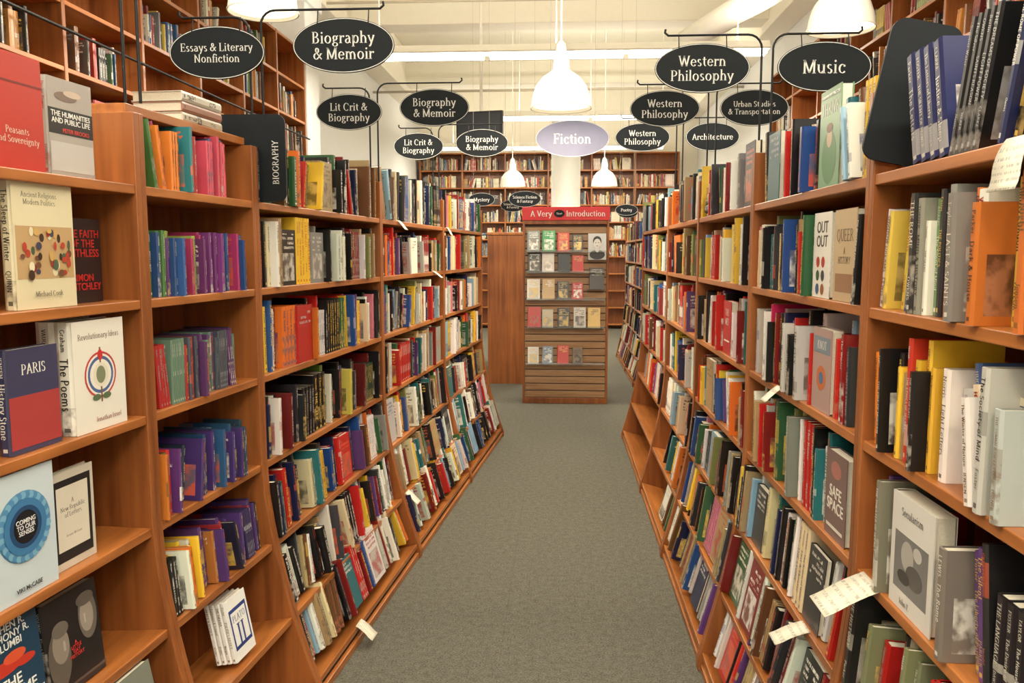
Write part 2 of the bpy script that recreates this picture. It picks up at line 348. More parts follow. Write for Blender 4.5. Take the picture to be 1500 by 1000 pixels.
def fill(mb, fr, s0, s1, z, d0, tilt=0, hmax=.25, pal=PAL, tmin=.011, tmax=.036, face=.03, res=(), hmin=.18, end=1., side=1, lean=.1, lmax=.2, lettered=False, stack=.0):
    ct, st_ = math.cos(tilt), math.sin(tilt)
    Bv = UP*ct + fr.d*st_; Cv = fr.d*ct - UP*st_; Av = fr.s
    hmin=min(hmin,hmax-.02)
    pos=s0; s1 = s0+(s1-s0)*end; hb=R.uniform(hmin+.01,hmax-.008)
    res = sorted(res); lt=side if lettered else 0
    while pos < s1-.012:
        lim=s1; jumped=False
        for a,b_ in res:
            if pos > a-.014 and pos < b_: pos=b_+.004; jumped=True
        if jumped: continue
        for a,b_ in res:
            if a>pos: lim=min(lim,a-.002)
        r=R.random()
        if r<.06: hb=R.uniform(hmin+.01,hmax-.008)
        if r<face and pos+.17<lim:
            w=R.uniform(.13,.16); th=R.uniform(.015,.03); ht=min(hmax,w*1.5); c=pick(pal)
            d=d0+R.uniform(.004,.02); cc=contrast(c); sd=R.random()
            for k in range(R.randint(1,3)):
                if side>0: book(mb, fr.pt(pos,0,z)+Cv*(d+k*(th+.001)), Cv, Bv, Av, th, ht, w, c, cc, seed=sd)
                else: book(mb, fr.pt(pos+w,0,z)+Cv*(d+k*(th+.001)), Cv, Bv, -Av, th, ht, w, c, cc, seed=sd)
            pos+=w+.004; continue
        if stack and tilt==0 and R.random()<stack and pos+.25<lim:
            hz=0; L=0
            while hz<.11:
                th=R.uniform(.016,.034); ln=R.uniform(.18,.23); c=pick(pal)
                book(mb, fr.pt(pos+R.uniform(0,.012),0,z+hz+.0005)+Cv*(d0+R.uniform(.006,.03)), UP, Av, Cv, th, ln, .155, c, contrast(c), lettered=0)
                hz+=th+.0008; L=max(L,ln)
            pos+=L+.014; continue
        phi=0; n=R.randint(2,6); series=R.random()<.16
        if r<face+lean: phi=R.choice([-1,1])*R.uniform(.06,lmax)
        elif r>.965: pos+=R.uniform(.01,.05)
        c=pick(pal); c2=contrast(c); th=R.uniform(tmin,tmax); ht=min(hmax, max(hmin, R.gauss(hb,.016))); dp=R.uniform(.135,.165)
        if phi<0: pos+=hb*math.sin(-phi)
        sd=R.random()
        for k in range(n):
            if not series:
                c=pick(pal); c2=contrast(c); th=R.uniform(tmin,tmax) if R.random()<.75 else R.uniform(tmin,tmin+.006)
                ht=min(hmax, max(hmin, R.gauss(hb,.024))); dp=R.uniform(.12,.165); sd=R.random()
            need=th/math.cos(phi)+(ht*math.sin(phi) if phi>0 else 0)
            if pos+need>lim: pos=lim if lim<s1 else s1; break
            ph=phi+R.gauss(0,.012)
            A2=Av*math.cos(ph)-Bv*math.sin(ph); B2=Bv*math.cos(ph)+Av*math.sin(ph)
            d=d0+((R.uniform(.002,.05) if R.random()<.85 else -.012) if not series else .012)
            O=fr.pt(pos,0,z)+Cv*d+UP*max(0,th*math.sin(ph))+UP*.0005
            book(mb,O,A2,B2,Cv,th,ht,dp,c,c2,sd,lettered=lt)
            pos+=th/math.cos(phi)+.0006
        if phi>0: pos+=hb*math.sin(phi)*.95

ZS=[1.74,1.45,1.15,.85,.575,.315,.075]
TILT=[0,0,0,0,math.radians(5),math.radians(11),math.radians(16)]
def flare(z, F): return 0 if z>=.85 else -F*((.85-z)/.85)**1.6
def aisle_case(fr, s0, s1, F, name='bookcase'):
    mb=MB(); t=.022
    prof=[(0,1.92)]+[(flare(z,F),z) for z in (.86,.74,.64,.54,.44,.34,.24,.14,.04)]+[(flare(.04,F),0),(.27,0),(.27,1.92)]
    for a in (s0, s1-t):
        b=len(mb.v); n=len(prof)
        for s in (a,a+t):
            for d,z in prof: mb.v.append(tuple(fr.pt(s,d-.004,z)))
        mb.face([b+i for i in range(n)],1); mb.face([b+n+i for i in range(n)][::-1],1)
        for i in range(n): j=(i+1)%n; mb.face([b+i,b+j,b+n+j,b+n+i],1)
    for z,tl in zip(ZS,TILT):
        f=flare(z,F); L=(.255-f) if tl==0 else .215
        fr.box(mb, s0+t,s1-t, f, f+L, z-.024, z, 0, dz=math.tan(tl)*L)
    fr.box(mb, s0+t,s1-t, flare(.02,F)+.012, flare(.02,F)+.03, .0, .03, 0)
    fr.box(mb, s0+t,s1-t, .256,.266, 0,1.92, 1)
    return mb.build(name,[wood_h,wood_v],bevel=.0025)

def row(fr, bounds, F, cfg, side, letter=3):
    for ui,(a,b) in enumerate(bounds):
        aisle_case(fr,a,b,F)
        mb=MB()
        for i,(z,tl) in enumerate(zip(ZS,TILT)):
            kw=dict(cfg.get((ui,'*'),{})); kw.update(cfg.get((ui,i),{}))
            if kw.get('skip'): continue
            groups=kw.pop('groups',None)
            kw['lettered']=ui<letter
            hm=.252 if i<4 else .236
            kw.setdefault('hmax',hm)
            if groups:
                for (g0,g1,k2) in groups:
                    q=dict(kw); q.update(k2); fill(mb,fr,g0,g1,z,flare(z,F),tl,side=side,**q)
            else:
                fill(mb,fr,a+.026,b-.024,z,flare(z,F),tl,side=side,**kw)
        if mb.v: mb.build('shelved_books',BM,attrs=True)

def text(name, s, M, width, height, mat, parent=None, bold=0.0, sp=.86, serif=False):
    if serif and all(ch in G or ch=='\n' for ch in s): return serif_text(name,s,M,width,height,mat,parent)
    cu=bpy.data.curves.new(name,'FONT'); cu.body=s; cu.align_x='CENTER'; cu.align_y='CENTER'; cu.size=1; cu.space_line=sp
    cu.extrude=.002; cu.offset=bold; cu.resolution_u=3
    ob=bpy.data.objects.new(name,cu); COL.objects.link(ob); bpy.context.view_layer.update()
    w,h=max(ob.dimensions.x,.01),max(ob.dimensions.y,.01)
    k=min(width/w, height/h); 
    ob.matrix_world = M @ Matrix.Diagonal((k, k, .2, 1))
    cu.materials.append(mat)
    if parent: ob.parent=parent
    return ob
def ellipse_mesh(name, M, rx, ry, th, mat, parent=None, inner=0, n=48):
    mb=MB()
    P=[(rx*math.cos(2*math.pi*i/n), ry*math.sin(2*math.pi*i/n)) for i in range(n)]
    if inner:
        Q=[(x*(1-inner/rx), y*(1-inner/ry)) for x,y in P]
        for z in (0,th):
            for L in (P,Q):
                for x,y in L: mb.v.append(tuple(M@Vector((x,y,z))))
        for i in range(n):
            j=(i+1)%n
            mb.face([i,j,n+j,n+i]); mb.face([2*n+i,3*n+i,3*n+j,2*n+j]); mb.face([i,2*n+i,2*n+j,j]); mb.face([n+i,n+j,3*n+j,3*n+i])
    else:
        for z in (0,th):
            for x,y in P: mb.v.append(tuple(M@Vector((x,y,z))))
        mb.face(list(range(n))); mb.face([n+i for i in range(n)])
        for i in range(n): j=(i+1)%n; mb.face([i,j,n+j,n+i])
    ob=mb.build(name,[mat])
    if parent: ob.parent=parent
    return ob
def tube(name, pts, r, mat, parent=None):
    cu=bpy.data.curves.new(name,'CURVE'); cu.dimensions='3D'; cu.bevel_depth=r; cu.bevel_resolution=2; cu.use_fill_caps=True
    sp=cu.splines.new('POLY'); sp.points.add(len(pts)-1)
    for p,q in zip(sp.points,pts): p.co=(*q,1)
    ob=bpy.data.objects.new(name,cu); COL.objects.link(ob); cu.materials.append(mat)
    if parent: ob.parent=parent
    return ob
sign_black=plain('slate_black',S(26,30,34),.6,spec=.18); sign_white=plain('sign_white',S(232,232,226),.5,spec=.2)
metal_black=plain('black_metal',S(22,22,24),.5,spec=.3); fic=plain('fiction_slate',S(112,113,136),.6,spec=.2)
def hanging_sign(txt, x, y, z=2.30, w=.34, h=.18, pole=None, col=None, ceil=None):
    e=bpy.data.objects.new('hanging_sign',None); COL.objects.link(e)
    X,Y=Vector((1,0,0)),Vector((0,0,1))
    M=frame_mat(Vector((x,y,z)),X,Y)
    ellipse_mesh('plate',M@Matrix.Translation((0,0,-.006)),w/2,h/2,.006,col or sign_black,e)
    ellipse_mesh('border',M@Matrix.Translation((0,0,-.0005)),w/2-.002,h/2-.002,.0015,sign_white,e,inner=.0022)
    text('lettering',txt,M@Matrix.Translation((0,0,.001)),w*.76,h*(.5 if '\n' in txt else .27),sign_white,e,serif=True)
    zt=z+h/2+.03
    if pole is not None:
        px,pz=pole; sg=1 if x>px else -1; r=.05
        pts=[(px,y+.01,pz),(px,y+.01,zt-r)]
        for k in range(1,6):
            a=k/5*math.pi/2; pts.append((px+sg*r*(1-math.cos(a)), y+.01, zt-r+r*math.sin(a)))
        xe=x+sg*w*.36
        pts+= [(xe,y+.01,zt),(xe+sg*.012,y+.01,zt+.01),(xe+sg*.01,y+.01,zt+.022)]
        tube('bracket_rod',pts,.0042,metal_black,e)
        for k in (-.25,.25):
            zz=z+h/2*math.sqrt(1-(2*k)**2)-.006
            tube('hook',[(x+k*w,y+.01,zt),(x+k*w,y-.003,zz)],.002,metal_black,e)
    if ceil:
        for k in (-.3,.3):
            tube('wire',[(x+k*w,y-.003,z+h/2*math.sqrt(1-(2*k)**2)-.004),(x+k*w,y-.003,ceil)],.0012,plain('wire_grey',S(170,166,154),.4),e)
    return e

def hero(fr, s0, w, z, d, ht, th, col, els, tilt=0, side=1, n=1, name='display_book', spine=None):
    ct, st_ = math.cos(tilt), math.sin(tilt)
    Bv=UP*ct+fr.d*st_; Cv=fr.d*ct-UP*st_
    X = fr.s if side>0 else -fr.s
    O=fr.pt(s0 if side>0 else s0+w, 0, z)+Cv*d+UP*.001
    mb=MB(); sc=spine or col; cc=contrast(sc); sd=R.random()
    for k in range(n):
        book(mb,O+Cv*k*(th+.001),Cv,Bv,X,th,ht,w,sc,cc,seed=sd,lettered=(-1 if side>0 else 1) if th>.014 else 0)
    ob=mb.build(name,BM,attrs=True)
    cm=plain('jacket_%d_%d_%d'%tuple(int(c*255) for c in col),col,.35,noise=.03)
    def rect(cx,cy,rw,rh,mat,off,nm):
        q=MB(); c=O+X*(cx*w)+Bv*(cy*ht)-Cv*off
        q.v=[tuple(c+X*(sx*rw*w/2)+Bv*(sy*rh*ht/2)) for sx,sy in ((-1,-1),(1,-1),(1,1),(-1,1))]; q.face([0,1,2,3])
        o=q.build(nm,[mat]); o.parent=ob
    rect(.5,.5,1,1,cm,.0004,'jacket')
    for i,e in enumerate(els):
        off=.0007+.0001*i
        mt=plain('ink_%d_%d_%d'%e[-1],S(*e[-1]),.4,noise=.03)
        if e[0]=='r': rect(e[1],e[2],e[3],e[4],mt,off,'artwork')
        else:
            tx=e[0] in 'tT'
            c=O+X*(e[2 if tx else 1]*w)+Bv*(e[3 if tx else 2]*ht)-Cv*off
            M=frame_mat(c,X,Bv)
            if tx: text('title',e[1],M,e[4]*w,e[5]*ht,mt,ob,bold=.006,serif=e[0]=='T')
            else: ellipse_mesh('artwork',M,e[3]*w/2,e[4]*ht/2,.00005,mt,ob,n=28)
    return ob

# ------------------------------------------------------------------ room shell
XL,XR,YB,YF,ZC=-2.98,2.82,-4.2,17.4,5.0
def carpet():
    t=NT('carpet'); tc=t.n('ShaderNodeTexCoord')
    n1=t.noise(tc.outputs['Object'],150,3); n2=t.noise(tc.outputs['Object'],.9,3); n3=t.noise(tc.outputs['Object'],34,2)
    sp=t.n('ShaderNodeSeparateXYZ'); t.l(tc.outputs['Object'],sp.inputs[0])
    def seam(o,k): return t.m('LESS_THAN',t.m('FRACT',t.m('ADD',t.m('MULTIPLY',o,1/k),.37)),.006)
    seams=t.m('MAXIMUM',seam(sp.outputs[0],.61),seam(sp.outputs[1],.61))
    f=t.m('ADD',t.m('MULTIPLY',n1,.75),t.m('MULTIPLY',n3,.25))
    f=t.m('MINIMUM',t.m('MAXIMUM',t.m('MULTIPLY',t.m('SUBTRACT',f,.34),3.1),0),1)
    c=t.mix(f,S(56,55,47),S(118,115,101)); c=t.mix(t.m('MULTIPLY',n2,.3),c,S(80,78,68)); c=t.mix(t.m('MULTIPLY',seams,.2),c,S(50,50,42))
    t.base(c); t.rough(.95)
    bp=t.n('ShaderNodeBump'); bp.inputs['Strength'].default_value=.5; bp.inputs['Distance'].default_value=.004
    t.l(n1,bp.inputs['Height']); t.l(bp.outputs[0],t.b.inputs['Normal'])
    return t.mat
cream=plain('cream_paint',S(240,235,218),.7,noise=.02); wallp=plain('wall_paint',S(228,230,228),.75,noise=.02)
mb=MB(); mb.box(XL-.1,XR+.1,YB-.1,YF+.1,-.1,0); mb.build('floor',[carpet()])
mb=MB(); mb.box(XL-.1,XR+.1,YB-.1,YF+.1,ZC,ZC+.1); mb.build('ceiling',[cream])
mb=MB(); mb.box(XL-.1,XL,YB,YF,0,ZC); mb.build('wall_left',[wallp])
mb=MB(); mb.box(XR,XR+.1,YB,YF,0,ZC); mb.build('wall_right',[wallp])
mb=MB(); mb.box(XL-.1,XR+.1,YF,YF+.1,0,ZC); mb.build('wall_back',[cream])
mb=MB(); mb.box(XL-.1,XR+.1,YB-.1,YB,0,ZC); mb.build('wall_front',[wallp])
for y in (3.4,10.5,14.2):
    mb=MB(); mb.box(XL,XR,y,y+.4,4.4,ZC); mb.box(XL,XR,y-.05,y+.45,4.78,ZC-.001); mb.build('ceiling_beam',[cream],bevel=.01)
mb=MB(); mb.box(XL,XL+.35,YB,YF,4.3,ZC-.002); mb.build('trim_1',[cream],bevel=.01)
mb=MB(); mb.box(XR-.3,XR,YB,YF,4.3,ZC-.002); mb.build('trim_2',[cream],bevel=.01)
mb=MB(); mb.box(XL,XL+.36,8.55,9.0,0,4.3); mb.box(XL,XL+.4,8.52,9.03,4.12,4.3); mb.build('trim_3',[wallp],bevel=.01)
def lathe(name,prof,c,mat,n=40,parent=None):
    mb=MB()
    for r,z in prof:
        for i in range(n): a=2*math.pi*i/n; mb.v.append((c[0]+r*math.cos(a),c[1]+r*math.sin(a),c[2]+z))
    for k in range(len(prof)-1):
        for i in range(n): j=(i+1)%n; mb.face([k*n+i,k*n+j,(k+1)*n+j,(k+1)*n+i])
    ob=mb.build(name,[mat],smooth=True)
    if parent: ob.parent=parent
    return ob
lathe('round_column',[(.29,0),(.29,.12),(.25,.14),(.25,4.1),(.27,4.14),(.33,4.3),(.33,4.4)],(.09,14.4,0),plain('column_white',S(232,231,224),.55,noise=.02))
pw=plain('duct_white',S(228,224,212),.5,noise=.02)
tube('ceiling_duct',[(1.5,10.3,4.1),(2.1,7.4,3.98),(2.5,5.6,3.95)],.14,pw)
tube('ceiling_conduit',[(XL,13.2,4.1),(XR,13.2,4.12)],.02,plain('conduit_grey',S(170,160,140),.5))
tube('ceiling_conduit',[(XL,9.4,4.35),(XR,9.4,4.35)],.015,plain('conduit_grey',S(170,160,140),.5))
tube('ceiling_pipe',[(-.35,YB,4.7),(-.35,10.5,4.7)],.03,pw)

# ------------------------------------------------------------------ lights
tube_em=plain('fluorescent_glow',(1,.96,.86),.5,emit=9,noise=0)
fixw=plain('fixture_white',S(235,232,222),.4,noise=.02)
def strip(y,x0,x1,pw_,up):
    e=bpy.data.objects.new('fluorescent_light',None); COL.objects.link(e)
    mb=MB(); z=3.5
    mb.v+= [(x,yy,zz) for x in (x0,x1) for yy,zz in ((y-.03,z+.10),(y+.03,z+.10),(y+.085,z+.03),(y+.085,z+.015),(y-.085,z+.015),(y-.085,z+.03))]
    for i in range(6): j=(i+1)%6; mb.face([i,j,6+j,6+i])
    mb.face([0,1,2,3,4,5]); mb.face([6,7,8,9,10,11])
    o=mb.build('housing',[fixw]); o.parent=e
    nseg=max(1,round((x1-x0)/1.25))
    for k in range(nseg):
        a=x0+(x1-x0)*k/nseg+.03; b=x0+(x1-x0)*(k+1)/nseg-.03
        for dy in (-.06,.0,.06): tube('lamp_tube',[(a,y+dy,z-.008),(b,y+dy,z-.008)],.02,tube_em,e)
    for x in (x0+.3,(x0+x1)/2,x1-.3): tube('rod',[(x,y,z+.1),(x,y,ZC)],.006,fixw,e)
    for en,zz,rx in ((pw_,z-.035,0),(up,z+.115,math.pi)):
        L=bpy.data.lights.new('lamp_light','AREA'); L.shape='RECTANGLE'; L.size=x1-x0; L.size_y=.15; L.energy=en; L.color=(1,.91,.75)
        lo=bpy.data.objects.new('lamp_light',L); COL.objects.link(lo); lo.location=((x0+x1)/2,y,zz); lo.rotation_euler=(rx,0,0); lo.parent=e
for y,a,b,p,u_ in ((8.3,-2.1,2.0,92,65),(12.1,-.9,1.75,84,50),(15.5,-2.3,1.9,100,50),(4.5,-2.1,2.0,84,55),(.7,-2.1,2.0,98,55),(-2.9,-2.1,2.0,80,45)): strip(y,a,b,p,u_)
enamel=plain('white_enamel',S(232,228,212),.25,noise=.01)
glow=plain('diffuser_glow',(1,.9,.7),.5,emit=2.2,noise=0)
def pendant(x,y,z,w=22,k=1.):
    e=bpy.data.objects.new('pendant_lamp',None); COL.objects.link(e)
    P=[(.205,0),(.207,.006),(.2,.02),(.192,.08),(.168,.15),(.125,.205),(.075,.24),(.052,.26),(.05,.345),(.038,.37),(.03,.42),(.012,.44),(.004,.445)]
    lathe('shade',[(r*k,h*k) for r,h in P],(x,y,z),enamel,parent=e)
    lathe('shade_inner',[(.2*k,.002),(.19*k,.07*k),(.16*k,.145*k),(.1*k,.2*k),(.0,.21*k)],(x,y,z),enamel,parent=e)
    lathe('diffuser',[(.0,.008),(.1*k,.01),(.19*k,.02)],(x,y,z),glow,parent=e)
    tube('cord',[(x,y,z+.44*k),(x,y,ZC)],.006,fixw,e)
    L=bpy.data.lights.new('bulb_light','AREA'); L.shape='DISK'; L.size=.34*k; L.energy=w; L.color=(1,.86,.62)
    lo=bpy.data.objects.new('bulb_light',L); COL.objects.link(lo); lo.location=(x,y,z-.004); lo.parent=e
pendant(0.0,5.3,2.47,k=.94); pendant(1.74,5.4,2.95); pendant(-1.75,4.9,2.97)
pendant(-.75,13.0,2.60,18); pendant(.68,13.0,2.60,18)
pendant(0.1,-.6,2.75,28)

# ------------------------------------------------------------------ left aisle row
FLR,FRR=.20,.165
cfg={}
cfg[(0,'*')]=dict(groups=[(.75,1.38,{})])
V=dict(pal=VSI,hmin=.165,hmax=.18,tmin=.009,tmax=.014,face=0)
cfg[(1,0)]=dict(groups=[(2.12,2.36,V),(2.42,2.56,{**V,'pal':mkpal([((196,50,56),3),((206,80,100),2),((60,80,120),1)])})])
cfg[(1,1)]=dict(groups=[(2.11,2.26,V),(2.30,2.46,{**V,'pal':mkpal([((166,54,96),3),((110,52,110),2),((140,162,80),1)])}),(2.49,2.62,V)])
cfg[(1,2)]=dict(groups=[(2.10,2.17,{**V,'pal':mkpal([((186,40,40),3),((150,36,56),1)])}),(2.18,2.60,{**V,'pal':mkpal([((90,52,100),3),((66,72,80),3),((166,50,46),1.2),((106,136,116),2),((150,130,100),1)])})])
cfg[(1,3)]=dict(groups=[(2.08,2.17,V),(2.25,2.58,{**V,'pal':mkpal([((42,78,114),3),((68,48,106),3),((40,58,70),2),((120,120,130),1)])})])
cfg[(1,4)]=dict(groups=[(2.09,2.24,{**V,'pal':WARM}),(2.3,2.64,{**V,'pal':PURP})])
cfg[(1,5)]=dict(skip=True)
cfg[(1,6)]=dict(skip=True)
TK=dict(tmin=.014,tmax=.042)
cfg[(2,'*')]=dict(face=.05,**TK); cfg[(2,0)]=dict(lean=.3,lmax=.3,face=.06,hmax=.27,stack=.03); cfg[(2,3)]=dict(pal=DARK)
cfg[(2,2)]=dict(pal=mkpal([(c,w) for c,w in PALD]+[((232,188,56),2),((22,22,24),3)]))
cfg[(3,0)]=dict(lean=.25,lmax=.28,face=.05,hmax=.265); cfg[(3,'*')]=dict(face=.045,**TK); cfg[(4,'*')]=dict(face=.04,**TK)
cfg[(2,4)]=dict(face=.09,lean=.15); cfg[(2,5)]=dict(face=.11,lean=.14); cfg[(2,6)]=dict(face=.12,lean=.22)
cfg[(3,5)]=dict(face=.1); cfg[(3,6)]=dict(face=.1)
LU=[(.7,2.05),(2.05,2.7),(2.7,4.1),(4.1,5.5),(5.5,6.95)]
row(FL,LU,FLR,cfg,1)
c=S
hero(FL,1.58,.155,1.74,.02,.235,.03,c(184,50,38),[('T','Peasants\nand Sovereignty',.5,.3,.8,.2,(220,196,176)),('r',.5,.75,1,.02,(120,30,30))])
hero(FL,1.765,.15,1.74,.03,.215,.02,c(168,160,152),[('r',.5,.56,1,.26,(28,26,26)),('t','THE HUMANITIES\nAND PUBLIC LIFE',.5,.6,.88,.14,(240,238,230)),('t','PETER BROOKS',.6,.47,.6,.05,(210,60,50)),('d',.4,.82,.5,.1,(120,100,88)),('d',.55,.86,.4,.07,(200,180,160)),('r',.5,.2,.96,.3,(190,186,180))])
crowd=[]
rr=random.Random(3)
for k in range(40):
    crowd.append(('d',rr.uniform(.1,.9),rr.uniform(.27,.63),rr.uniform(.04,.1),rr.uniform(.04,.09),rr.choice([(150,50,40),(70,90,70),(110,70,50),(60,60,80),(225,215,180),(180,60,40),(60,40,30),(200,160,90)])))
hero(FL,1.62,.185,1.45,.015,.265,.03,c(222,210,174),[('T','Ancient Religions\nModern Politics',.44,.88,.74,.1,(110,106,90)),('r',.5,.45,.94,.42,(190,156,110))]+crowd+[('T','Michael Cook',.5,.12,.46,.05,(60,50,40))])
hero(FL,1.825,.14,1.45,.06,.2,.02,c(34,20,22),[('t','THE FAITH\nOF THE\nFAITHLESS',.5,.7,.9,.5,(190,32,30)),('t','SIMON\nCRITCHLEY',.5,.24,.9,.34,(190,32,30))])
hero(FL,1.775,.19,1.15,.012,.262,.045,c(236,232,220),[('T','Revolutionary Ideas',.5,.86,.8,.08,(90,70,60)),('d',.5,.5,.62,.42,(190,60,60)),('d',.5,.5,.56,.38,(236,232,220)),('d',.5,.5,.5,.34,(70,100,150)),('d',.5,.5,.42,.28,(236,232,220)),('r',.5,.5,.03,.5,(120,90,60)),('d',.5,.5,.3,.22,(226,220,200)),('d',.5,.5,.18,.16,(120,130,100)),('d',.5,.68,.1,.1,(200,50,50)),('d',.4,.3,.16,.06,(90,110,80)),('d',.6,.3,.16,.06,(90,110,80)),('T','Jonathan Israel',.62,.1,.5,.05,(150,60,50))],n=2)
hero(FL,1.585,.15,1.15,.02,.22,.03,c(60,60,90),[('r',.5,.3,1,.5,(170,60,60)),('T','PARIS',.5,.8,.7,.1,(240,240,230))])
iris=[]
for k in range(36):
    a=k/36*2*math.pi; iris.append(('d',.5+.36*math.cos(a),.56+.245*math.sin(a),.09,.06,(120,176,206) if k%2 else (80,140,186)))
hero(FL,1.50,.185,.85,.01,.27,.03,c(204,218,226),[('d',.5,.56,.84,.56,(96,150,186))]+iris+[('d',.5,.56,.66,.44,(60,120,170)),('d',.5,.56,.5,.33,(30,70,110)),('d',.5,.56,.38,.26,(14,18,26)),('t','COMING\nTO OUR\nSENSES',.5,.56,.3,.13,(235,235,235)),('t','VIKI McCABE',.5,.08,.5,.035,(60,60,60))])
hero(FL,1.695,.15,.85,.03,.225,.02,c(206,198,182),[('r',.5,.5,.86,.84,(30,30,32)),('r',.5,.52,.72,.66,(222,214,196)),('T','A\nNew Republic\nof Letters',.5,.62,.56,.22,(90,80,66)),('T','Jerome McGann',.5,.34,.36,.04,(110,90,70))])
hero(FL,1.445,.185,.575,.008,.245,.03,c(22,58,84),[('t','STEPHEN R.\nANTHONY R.\nPALUMBI',.5,.85,.9,.22,(240,240,235)),('d',.4,.6,.7,.12,(196,52,36)),('d',.6,.66,.34,.1,(220,84,50)),('d',.75,.58,.3,.08,(196,52,36)),('r',.3,.66,.05,.1,(196,52,36)),('t','THE\nEXTREME\nLIFE OF THE\nSEA',.5,.28,.94,.5,(240,240,235))],tilt=TILT[4])
hero(FL,1.645,.18,.575,.008,.225,.025,c(28,25,26),[('d',.2,.4,.4,.6,(92,84,76)),('d',.24,.52,.3,.36,(138,128,116)),('d',.26,.68,.3,.16,(104,96,88)),('r',.3,.5,.04,.1,(170,160,148)),('d',.78,.66,.36,.5,(100,92,84)),('d',.76,.66,.26,.34,(150,140,128)),('d',.76,.84,.34,.14,(90,82,76)),('r',.72,.64,.03,.1,(175,165,152)),('t','A\nLITTLE\nGAY\nHISTORY',.5,.4,.26,.3,(190,50,46)),('r',.5,.07,1,.03,(80,70,66))],tilt=TILT[4])
hero(FL,1.52,.17,.315,flare(.315,FLR)+.01,.22,.02,c(150,50,50),[('T','ATLAS',.5,.7,.7,.2,(240,230,210))],tilt=TILT[5])
hero(FL,1.75,.17,.315,flare(.315,FLR)+.01,.22,.02,c(120,124,112),[('T','NATURE',.5,.7,.7,.2,(230,230,220))],tilt=TILT[5])
hero(FL,2.32,.125,.315,flare(.315,FLR)+.02,.19,.017,c(240,240,236),[('r',.5,.5,.84,.66,(40,60,130)),('r',.5,.5,.72,.54,(240,240,236)),('T','II',.5,.38,.5,.36,(40,60,130)),('T','PLATO',.5,.66,.62,.16,(40,60,130))],tilt=TILT[5],n=4)
def board(name,fr_pt,X,w,h,txt,lean=0):
    Y=(UP*math.cos(lean)+X*math.sin(lean)); X2=(X*math.cos(lean)-UP*math.sin(lean)); M=frame_mat(fr_pt,X2,Y)
    mb=MB(); r=.03; P=[]
    for cx,cy,a0 in ((w-r,r,-90),(w-r,h-r,0),(r,h-r,90),(r,r,180)):
        for k in range(7): a=math.radians(a0+k*15); P.append((cx+r*math.cos(a),cy+r*math.sin(a)))
    n=len(P)
    for z in (0,-.008):
        for x,y in P: mb.v.append(tuple(M@Vector((x,y,z))))
    mb.face(list(range(n))); mb.face([n+i for i in range(n)])
    for i in range(n): j=(i+1)%n; mb.face([i,j,n+j,n+i])
    ob=mb.build(name,[sign_black])
    if txt: text('lettering',txt,M@Matrix.Translation((w-.035,h*.45,.001))@Matrix.Rotation(math.pi/2,4,'Z'),h*.5,.022,sign_white,ob,serif=True)
    return ob
board('category_board',Vector((-1.235,2.76,1.742)),Vector((1,0,0)),.31,.29,'BIOGRAPHY')
board('category_board',Vector((.645,1.84,1.775)),Vector((1,0,0)),.15,.30,'',lean=.2)

# ------------------------------------------------------------------ right aisle row
RU=[(.65,1.88),(1.88,3.0),(3.0,4.15),(4.15,5.3),(5.3,6.9)]
cf={}
cf[(0,'*')]=dict(tmin=.014,tmax=.038,face=0,lean=.15)
cf[(0,0)]=dict(groups=[(.7,1.79,dict(pal=DARK,lean=.6,lmax=.34,hmax=.29,hmin=.22))])
cf[(0,1)]=dict(pal=mkpal([((232,229,220),4),((140,136,128),2.4),((206,112,48),1.4),((100,140,84),1),((50,48,50),2),((222,190,80),1.6),((60,84,130),.8)]),hmax=.24)
cf[(0,2)]=dict(groups=[(.7,1.55,{'pal':LITE,'tmin':.024}),(1.57,1.855,{'pal':WARM,'tmin':.012,'tmax':.02})])
cf[(0,3)]=dict(pal=mkpal([((96,58,128),1.8),((188,38,34),2.4),((232,228,218),2.2),((120,110,100),2),((34,32,34),2)]),res=[(1.50,1.70)])
cf[(0,4)]=dict(pal=mkpal([((120,126,90),2),((188,34,30),2.6),((228,222,210),1.2),((40,40,42),2),((150,140,120),1)]),res=[(1.28,1.45)])
cf[(1,'*')]=dict(tmin=.013,tmax=.036,face=.02)
cf[(1,0)]=dict(res=[(2.12,2.30)],end=.95,lean=.3,lmax=.3,hmax=.265)
cf[(1,1)]=dict(res=[(1.98,2.14),(2.16,2.31)])
cf[(1,2)]=dict(res=[(2.12,2.28)],pal=mkpal([(c_,w_) for c_,w_ in PALD]+[((22,22,24),5),((206,40,96),1)]))
cf[(1,3)]=dict(res=[(1.97,2.13)])
cf[(1,4)]=dict(face=.1); cf[(1,5)]=dict(face=.14,lean=.15); cf[(1,6)]=dict(face=.14)
cf[(2,0)]=dict(lean=.3,lmax=.3,hmax=.265,stack=.04); cf[(2,2)]=dict(res=[(3.36,3.52)]); cf[(2,'*')]=dict(face=.04,**TK); cf[(2,5)]=dict(face=.1,lean=.2); cf[(2,6)]=dict(face=.14)
cf[(3,'*')]=dict(face=.04,**TK); cf[(3,0)]=dict(lean=.2,hmax=.265); cf[(4,'*')]=dict(face=.03,**TK)
cf[(4,4)]=dict(end=.85); cf[(3,5)]=dict(end=.6); cf[(4,5)]=dict(skip=True); cf[(4,6)]=dict(skip=True); cf[(3,6)]=dict(end=.35)
row(FR,RU,FRR,cf,-1)
hero(FR,2.13,.16,1.74,.01,.25,.03,c(120,160,122),[('d',.5,.3,.7,.55,(84,130,86)),('d',.5,.5,.26,.2,(200,172,146)),('d',.5,.6,.3,.1,(110,70,50)),('t','ARIANNA HUFFINGTON',.5,.93,.85,.06,(240,240,235)),('T','THRIVE',.5,.8,.84,.13,(245,245,240))],side=-1)
